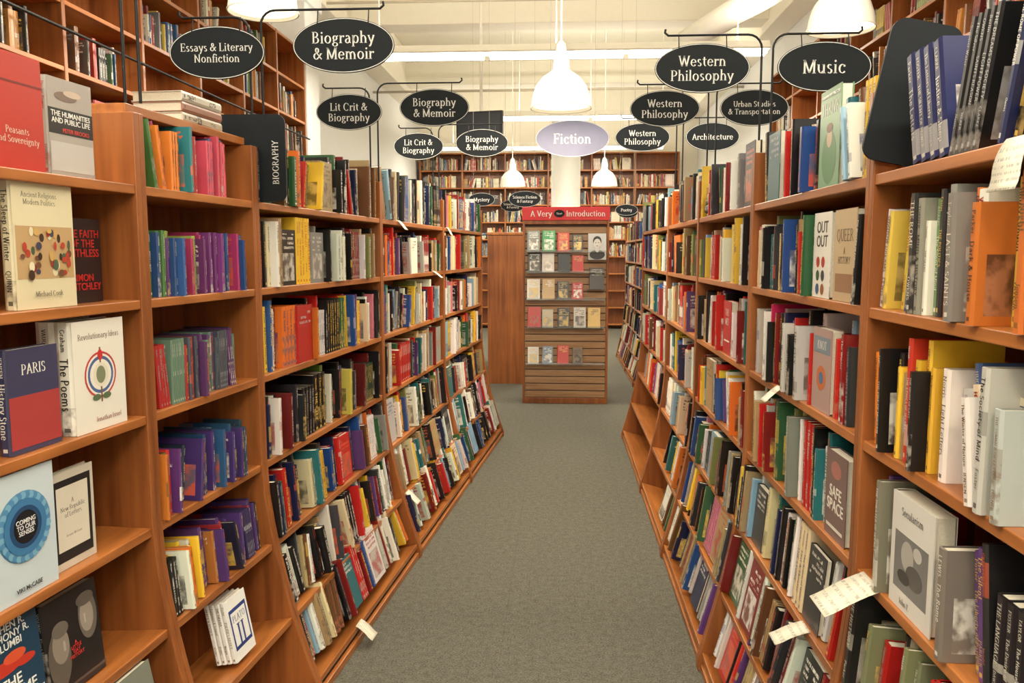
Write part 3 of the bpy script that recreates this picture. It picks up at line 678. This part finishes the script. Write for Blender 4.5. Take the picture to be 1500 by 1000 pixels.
hero(FR,1.985,.15,1.45,.01,.225,.03,c(196,172,134),[('T','QUEER',.5,.72,.8,.13,(70,40,30)),('T','A\nHISTORY',.5,.5,.7,.18,(70,40,30)),('r',.5,.2,.8,.2,(150,110,80))],side=-1)
hero(FR,2.165,.14,1.45,.01,.225,.03,c(236,232,222),[('t','OUT\nOUT',.5,.74,.7,.3,(40,40,40))]+[('d',x,y,.2,.13,cc) for x,y,cc in ((.3,.42,(180,54,44)),(.6,.42,(180,54,44)),(.3,.26,(60,90,60)),(.6,.26,(60,60,70)),(.3,.1,(60,90,130)),(.6,.1,(150,90,40)))],side=-1)
hero(FR,2.125,.15,1.15,.01,.22,.03,c(176,146,138),[('d',.5,.4,.5,.3,(200,104,54)),('d',.5,.4,.25,.15,(74,108,146)),('r',.5,.8,.9,.2,(120,136,146)),('T','KNOT',.5,.8,.6,.1,(235,230,220))],side=-1)
hero(FR,1.975,.15,.85,.01,.22,.03,c(120,96,92),[('t','SAFE\nSPACE',.5,.45,.8,.3,(226,220,206)),('d',.5,.8,.5,.2,(170,110,100)),('r',.5,.12,.8,.04,(226,220,206))],side=-1)
hero(FR,3.365,.15,1.15,.01,.22,.03,c(184,30,32),[('T','THE\nMET',.5,.7,.6,.3,(240,235,225)),('r',.5,.25,.7,.03,(240,235,225))],side=-1)
hero(FR,1.505,.19,.85,.008,.235,.04,c(222,218,210),[('r',.5,.42,.8,.5,(120,118,116)),('d',.42,.5,.3,.26,(172,168,160)),('d',.6,.36,.4,.2,(84,80,78)),('d',.35,.3,.3,.12,(60,58,56)),('d',.66,.58,.2,.12,(190,186,178)),('T','Secularism',.5,.86,.8,.07,(60,60,60)),('T','John T.',.4,.08,.4,.05,(60,60,60))],side=-1)
hero(FR,1.285,.16,.575,flare(.575,FRR)+.005,.23,.04,c(178,26,26),[('r',.5,.35,.7,.5,(120,50,44)),('d',.5,.38,.36,.28,(200,160,134)),('T','HABERMAS',.5,.8,.85,.1,(245,240,230)),('t','STEPHEN',.5,.06,.5,.05,(245,240,230))],side=-1,tilt=TILT[4])

# paper shelf tags
def tagmat():
    t=NT('tag_paper'); tc=t.n('ShaderNodeTexCoord'); sp=t.n('ShaderNodeSeparateXYZ'); t.l(tc.outputs['Object'],sp.inputs[0])
    n=t.noise(t.comb(t.m('MULTIPLY',sp.outputs[1],300),t.m('MULTIPLY',t.m('ADD',sp.outputs[2],sp.outputs[0]),60),0),1,1)
    ln=t.m('GREATER_THAN',t.m('FRACT',t.m('MULTIPLY',t.m('SUBTRACT',sp.outputs[2],sp.outputs[0]),110)),.62)
    f=t.m('MULTIPLY',t.m('MULTIPLY',ln,t.m('GREATER_THAN',n,.5)),.45)
    t.base(t.mix(f,S(226,220,200),S(90,86,78))); t.rough(.75); return t.mat
paper=tagmat()
RT=random.Random(21)
def tag(fr,s,d,z,w=.06,h=.09,a0=.35,curl=.6,skew=.3,out=-1):
    mb=MB(); N=9; pts=[]; x,zz,a=0,0,a0
    for i in range(N):
        pts.append((x,zz)); x+=h/N*math.cos(a); zz-=h/N*math.sin(a); a-=curl/N*(1 if i>N//2 else -.6)
    for i,(x,zz) in enumerate(pts):
        for k in (0,1): mb.v.append(tuple(fr.pt(s+k*w-skew*x,d+out*x,z+zz+.004)))
    for i in range(N-1): mb.face([2*i,2*i+1,2*i+3,2*i+2])
    ob=mb.build('shelf_tag',[paper],smooth=True); m=ob.modifiers.new('s','SOLIDIFY'); m.thickness=.0006
    return ob
for fr,s,z,F,w_,h_ in ((FL,3.12,.075,FLR,.07,.1),(FL,4.15,.315,FLR,.07,.1),(FL,4.4,1.74,FLR,.06,.08),(FR,1.72,.85,FRR,.11,.15),(FR,2.55,1.15,FRR,.06,.08),(FR,2.1,.575,FRR,.07,.11),(FL,5.6,1.74,FLR,.06,.08),(FL,5.2,1.45,FLR,.06,.08)):
    tag(fr,s,flare(z,F)+.005,z,w_,h_,RT.uniform(.3,.7),RT.uniform(.5,1.6),RT.uniform(-.3,.5))
tag(FR,1.25,0.0,1.74,.08,.1,.9,1.9)

# loose stack lying on a board across the narrow bay
mb=MB()
for k in range(3):
    O=FL.pt(2.36,.05,1.948+k*.03); book(mb,O,UP,FL.s,FL.d,.028,.23,.16,S(*[(200,190,170),(170,120,100),(225,220,205)][k]),S(60,50,40))
mb.build('stacked_books',BM,attrs=True)
fb=MB(); FL.box(fb,2.05,2.7,.03,.266,1.9215,1.946); fb.build('top_board',[wood_h],bevel=.002)

# ------------------------------------------------------------------ hanging signs
for y,a,b in ((2.08,'Religion','Essays'),(2.8,'Essays & Literary\nNonfiction','Biography\n& Memoir'),(4.1,'Lit Crit &\nBiography','Biography\n& Memoir'),(5.42,'Lit Crit &\nBiography','Biography\n& Memoir')):
    base=FL.pt(y,.03,0).x; zz=2.243 if y<3 else 2.262
    if y<2.5: zz=2.33
    hanging_sign(a,-1.165+.09*(y-2.8),y,zz,w=.33,h=.175,pole=(base-.02,1.95 if y<2.79 else 1.92))
    hanging_sign(b,-.73+.083*(y-2.8),y,zz+.018,w=.345,h=.18,pole=(base+.02,1.95 if y<2.5 else 1.92))
for y,a,b in ((3.08,'Western\nPhilosophy','Music'),(4.15,'Western\nPhilosophy','Urban Studies\n& Transportation'),(5.25,'Western\nPhilosophy','Architecture')):
    zz=2.232 if y<3.5 else 2.272 if y<5 else 2.285
    hanging_sign(a,.508,y,zz,w=.34,h=.175,pole=(.72,1.92)); hanging_sign(b,.94,y,zz,w=.33,h=.175,pole=(.76,1.92))
hanging_sign('Fiction',.08,5.8,2.355,w=.51,h=.25,col=fic,ceil=ZC)
for t_,x,y,z,w in (('Mystery',-.885,9.3,2.165,.3),('Science Fiction\n& Fantasy',-.42,9.8,2.2,.38),('Science Fiction\n& Fantasy',-.66,11.5,2.22,.34),('Poetry',.76,9.6,2.06,.26),('Fiction',.95,11.8,2.13,.28)):
    hanging_sign(t_,x,y,z,w=w,h=w*.5,ceil=ZC)

# ------------------------------------------------------------------ generic straight bookcases
MUT=mkpal([((196,190,176),2.5),((176,150,110),2),((34,32,34),4),((76,72,70),3),((150,44,38),2),((94,34,34),1.5),((190,126,58),1.5),((200,174,80),1.5),((64,90,62),1.5),((50,76,112),2),((110,110,108),1.6),((112,76,48),2),((140,162,100),1)])
def straight(fr,s0,s1,nu,zs,top,depth,pal=MUT,face=.02,tmin=.014,tmax=.04,wm=wood_h,name='wall_bookcase',zfill=0,z0=0,side=1,gap=.12,lo=.55):
    mb=MB(); bk=MB(); t=.03; w=(s1-s0)/nu
    for k in range(nu+1):
        s=s0+w*k-(t/2 if 0<k<nu else (0 if k==0 else t)); fr.box(mb,s,s+t,0,depth,z0,top,1)
    for z in list(zs)+[top]:
        for k in range(nu): fr.box(mb,s0+w*k+t*(.5 if k else 1),s0+w*(k+1)-t*(.5 if k<nu-1 else 1),.004,depth-.012,z-.025,z,0)
    fr.box(mb,s0+.03,s1-.03,depth-.012,depth-.002,z0,top-.001,1)
    zs=list(zs); gaps=[b-a for a,b in zip(zs,zs[1:]+[top])]
    for z,g in zip(zs,gaps):
        if z<zfill: continue
        for k in range(nu):
            if R.random()<gap: continue
            fill(bk,fr,s0+w*k+.02,s0+w*(k+1)-.02,z,.03,0,hmax=min(.27,g-.05),hmin=min(.18,g-.08),pal=pal,face=face,tmin=tmin,tmax=tmax,end=R.uniform(lo,1),side=side,lean=.2,lmax=.3,stack=.04)
    mb.build(name,[wm,wood_v],bevel=.003); bk.build('shelved_books',BM,attrs=True)
WL=Frame((-2.62,0),(0,1),(-1,0)); WR=Frame((2.46,0),(0,1),(1,0)); WK=Frame((0,17.0),(1,0),(0,1))
wz=[.1,.45,.8,1.15,1.5,1.85,2.2,2.55,2.9,3.25]
straight(WL,1.0,8.5,9,wz,3.62,.34,zfill=1.4,side=1)
straight(WR,3.0,10.0,8,wz,3.62,.34,zfill=1.4,side=-1)
straight(WK,-2.9,2.4,6,wz,3.6,.35,zfill=1.4,wm=wood_x,gap=.05,lo=.8,pal=mkpal([((220,208,184),5),((166,54,46),2),((196,146,84),2),((90,108,128),2),((60,52,50),2),((212,188,100),1)]))
F2=Frame((.98,0),(0,1),(1,0)); 
row(F2,[(8.4,9.6),(9.6,10.8),(10.8,12.4)],.13,{},-1,letter=0)
F3=Frame((-.43,0),(0,1),(-1,0))
def endcase():
    mb=MB(); mb.box(-.86,-.43,9.75,9.78,0,1.78,1); mb.box(-.86,-.43,11.9,11.93,0,1.78,1)
    mb.box(-.87,-.42,9.74,11.94,1.78,1.81,0); mb.box(-.65,-.64,9.78,11.9,0,1.78,1)
    bk=MB(); fw=Frame((-.86,0),(0,1),(1,0))
    for z in (.1,.43,.76,1.09,1.42):
        mb.box(-.85,-.44,9.78,11.9,z-.025,z,0); fill(bk,F3,9.8,11.88,z,.02,hmax=.25); fill(bk,fw,9.8,11.88,z,.02,hmax=.25)
    mb.build('bookcase',[wood_h,wood_v],bevel=.003); bk.build('shelved_books',BM,attrs=True)
endcase()

# hanging monitor
e=bpy.data.objects.new('hanging_monitor',None); COL.objects.link(e)
mb=MB(); mb.box(-.29,.29,-.03,.03,-.17,.17); mb.box(-.2,.2,.03,.09,-.12,.12); o=mb.build('housing',[metal_black],bevel=.008); o.parent=e
mb=MB(); mb.box(-.265,.265,-.033,-.031,-.145,.145); o=mb.build('screen',[plain('screen_dark',S(28,32,38),.4,spec=.3)]); o.parent=e
tube('mount_pole',[(0,.06,.0),(0,.06,1.80)],.02,pw,e)
e.location=(-.97,10.0,3.08); e.rotation_euler=(0,0,math.radians(-12))
tube('ladder_rail',[(-2.56,1.2,2.72),(-2.56,8.4,2.72)],.009,metal_black)
tube('ladder_rail',[(2.40,3.1,2.72),(2.40,9.9,2.72)],.009,metal_black)

# ------------------------------------------------------------------ slatwall display
def display():
    e=bpy.data.objects.new('slatwall_book_display',None); COL.objects.link(e)
    x0,x1,y=-.385,.50,8.5; w=x1-x0
    lam=wood('slatwall_laminate',(3,40,40),S(146,108,76),S(184,146,110),.26)
    mb=MB(); mb.box(x0,x0+.022,y-.02,y+.5,0,1.9,1); mb.box(x1-.022,x1,y-.02,y+.5,0,1.9,1)
    mb.box(x0+.022,x1-.022,y-.015,y+.5,0,.06,1); mb.box(x0+.022,x1-.022,y-.015,y+.5,1.86,1.9,1)
    o=mb.build('frame',[wood_x,wood_v],bevel=.003); o.parent=e
    mb=MB(); z=.065
    mb.box(x0+.023,x1-.023,y+.02,y+.03,.06,1.86,1)
    while z<1.84:
        zz=min(z+.064,1.856); mb.box(x0+.023,x1-.023,y,y+.021,z,zz,0); z+=.074
    o=mb.build('slats',[lam,plain('slat_groove',S(70,45,32),.6)],bevel=.002); o.parent=e
    red=plain('header_red',S(204,34,40),.4)
    mb=MB(); mb.box(x0-.005,x1+.005,y-.03,y+.0,1.9,2.035); o=mb.build('header',[red],bevel=.002); o.parent=e
    M=lambda x,z: frame_mat(Vector((x,y-.0315,z)),Vector((1,0,0)),UP)
    text('header_text','A Very',M(x0+.19,1.968),.23,.06,sign_white,e,serif=True); text('header_text','Introduction',M(x1-.24,1.968),.4,.06,sign_white,e,serif=True)
    ellipse_mesh('header_oval',M(x0+.375,1.968),.055,.038,.001,sign_black,e); text('header_text','Short',M(x0+.375,1.968)@Matrix.Translation((0,0,.002)),.06,.03,sign_white,e,serif=True)
    acr=NT('clear_acrylic'); acr.b.inputs['Transmission Weight'].default_value=.9; acr.rough(.08); acr.b.inputs['Base Color'].default_value=(.9,.93,.93,1); acr.b.inputs['IOR'].default_value=1.2
    rows=[(1.58,[(120,125,120),(50,140,78),(190,40,40),(44,44,48)]),(1.37,[(54,54,58),(225,218,210),(30,30,34),(194,40,36)]),(1.09,[(222,218,210),(194,160,110),(24,24,26),(178,32,30)]),
          (.80,[(190,48,44),(186,180,166),(34,36,44),(206,200,190),(218,184,110)]),(.42,[(225,222,216),(126,145,164),(196,48,44),(112,90,66)])]
    bk=MB(); led=MB()
    A=Vector((0,.985,-.17)).normalized(); B=Vector((0,.17,.985)).normalized()
    rd=random.Random(8)
    for z,cs in rows:
        led.box(x0+.04,x1-.04,y-.075,y-.001,z-.006,z-.002); led.box(x0+.04,x1-.04,y-.077,y-.073,z-.006,z+.02)
        n=len(cs); sp=(w-.1-(0 if n==5 else .17))/n
        for i,cc in enumerate(cs):
            bx=x0+.045+sp*i+rd.uniform(0,.012); cl=S(*cc); hh=rd.uniform(.17,.215); bw=hh*rd.uniform(.6,.68)
            book(bk,Vector((bx,y-.068,z+.004)),A,B,Vector((1,0,0)),.018,hh,bw,cl,S(*rd.choice([(240,236,226),(30,30,34),(180,50,44),(220,190,100)])),seed=rd.random())
    book(bk,Vector((.285,y-.068,1.50)),A,B,Vector((1,0,0)),.02,.27,.185,S(170,168,164),S(170,168,164),seed=.02,flag=.5)
    book(bk,Vector((.30,y-.068,1.20)),A,B,Vector((1,0,0)),.02,.22,.15,S(60,52,48),S(200,190,170),seed=.9)
    led.box(.27,x1-.04,y-.075,y-.001,1.494,1.498); led.box(.27,x1-.04,y-.075,y-.001,1.194,1.198)
    o=bk.build('face_out_books',BM,attrs=True); o.parent=e; o=led.build('acrylic_ledges',[acr.mat]); o.parent=e
    P=lambda x,z,k: frame_mat(Vector((x,y-.0705-.0006*k+.17*(z-1.5)/.985,z)),Vector((1,0,0)),Vector((0,.17,.985)).normalized())
    dk=plain('ink_dark',S(32,32,34),.5); fc=plain('ink_face',S(190,184,176),.5)
    ellipse_mesh('artwork',P(.378,1.55,0),.078,.048,.0002,dk,e,n=28)
    ellipse_mesh('artwork',P(.378,1.605,1),.02,.035,.0002,fc,e,n=20)
    ellipse_mesh('artwork',P(.378,1.69,2),.043,.05,.0002,dk,e,n=28)
    ellipse_mesh('artwork',P(.378,1.665,3),.036,.048,.0002,fc,e,n=28)
    for dx in (-.014,.014): ellipse_mesh('artwork',P(.378+dx,1.672,4),.007,.004,.0002,dk,e,n=12)
    ellipse_mesh('artwork',P(.378,1.64,4),.012,.003,.0002,dk,e,n=12)
display()

# ------------------------------------------------------------------ world, camera
w=bpy.data.worlds.new('world'); bpy.context.scene.world=w; w.use_nodes=True
w.node_tree.nodes['Background'].inputs[0].default_value=(1,.93,.82,1); w.node_tree.nodes['Background'].inputs[1].default_value=.3
cam=bpy.data.cameras.new('camera'); cam.lens=28.8; cam.sensor_width=36; cam.clip_start=.05
co=bpy.data.objects.new('camera',cam); COL.objects.link(co); co.location=(0,0,1.57)
co.rotation_euler=(math.radians(90-6.18),0,math.radians(3.34)); bpy.context.scene.camera=co
sc=bpy.context.scene; sc.view_settings.view_transform='Standard'; sc.view_settings.look='None'; sc.view_settings.exposure=0.1; sc.view_settings.gamma=1.04
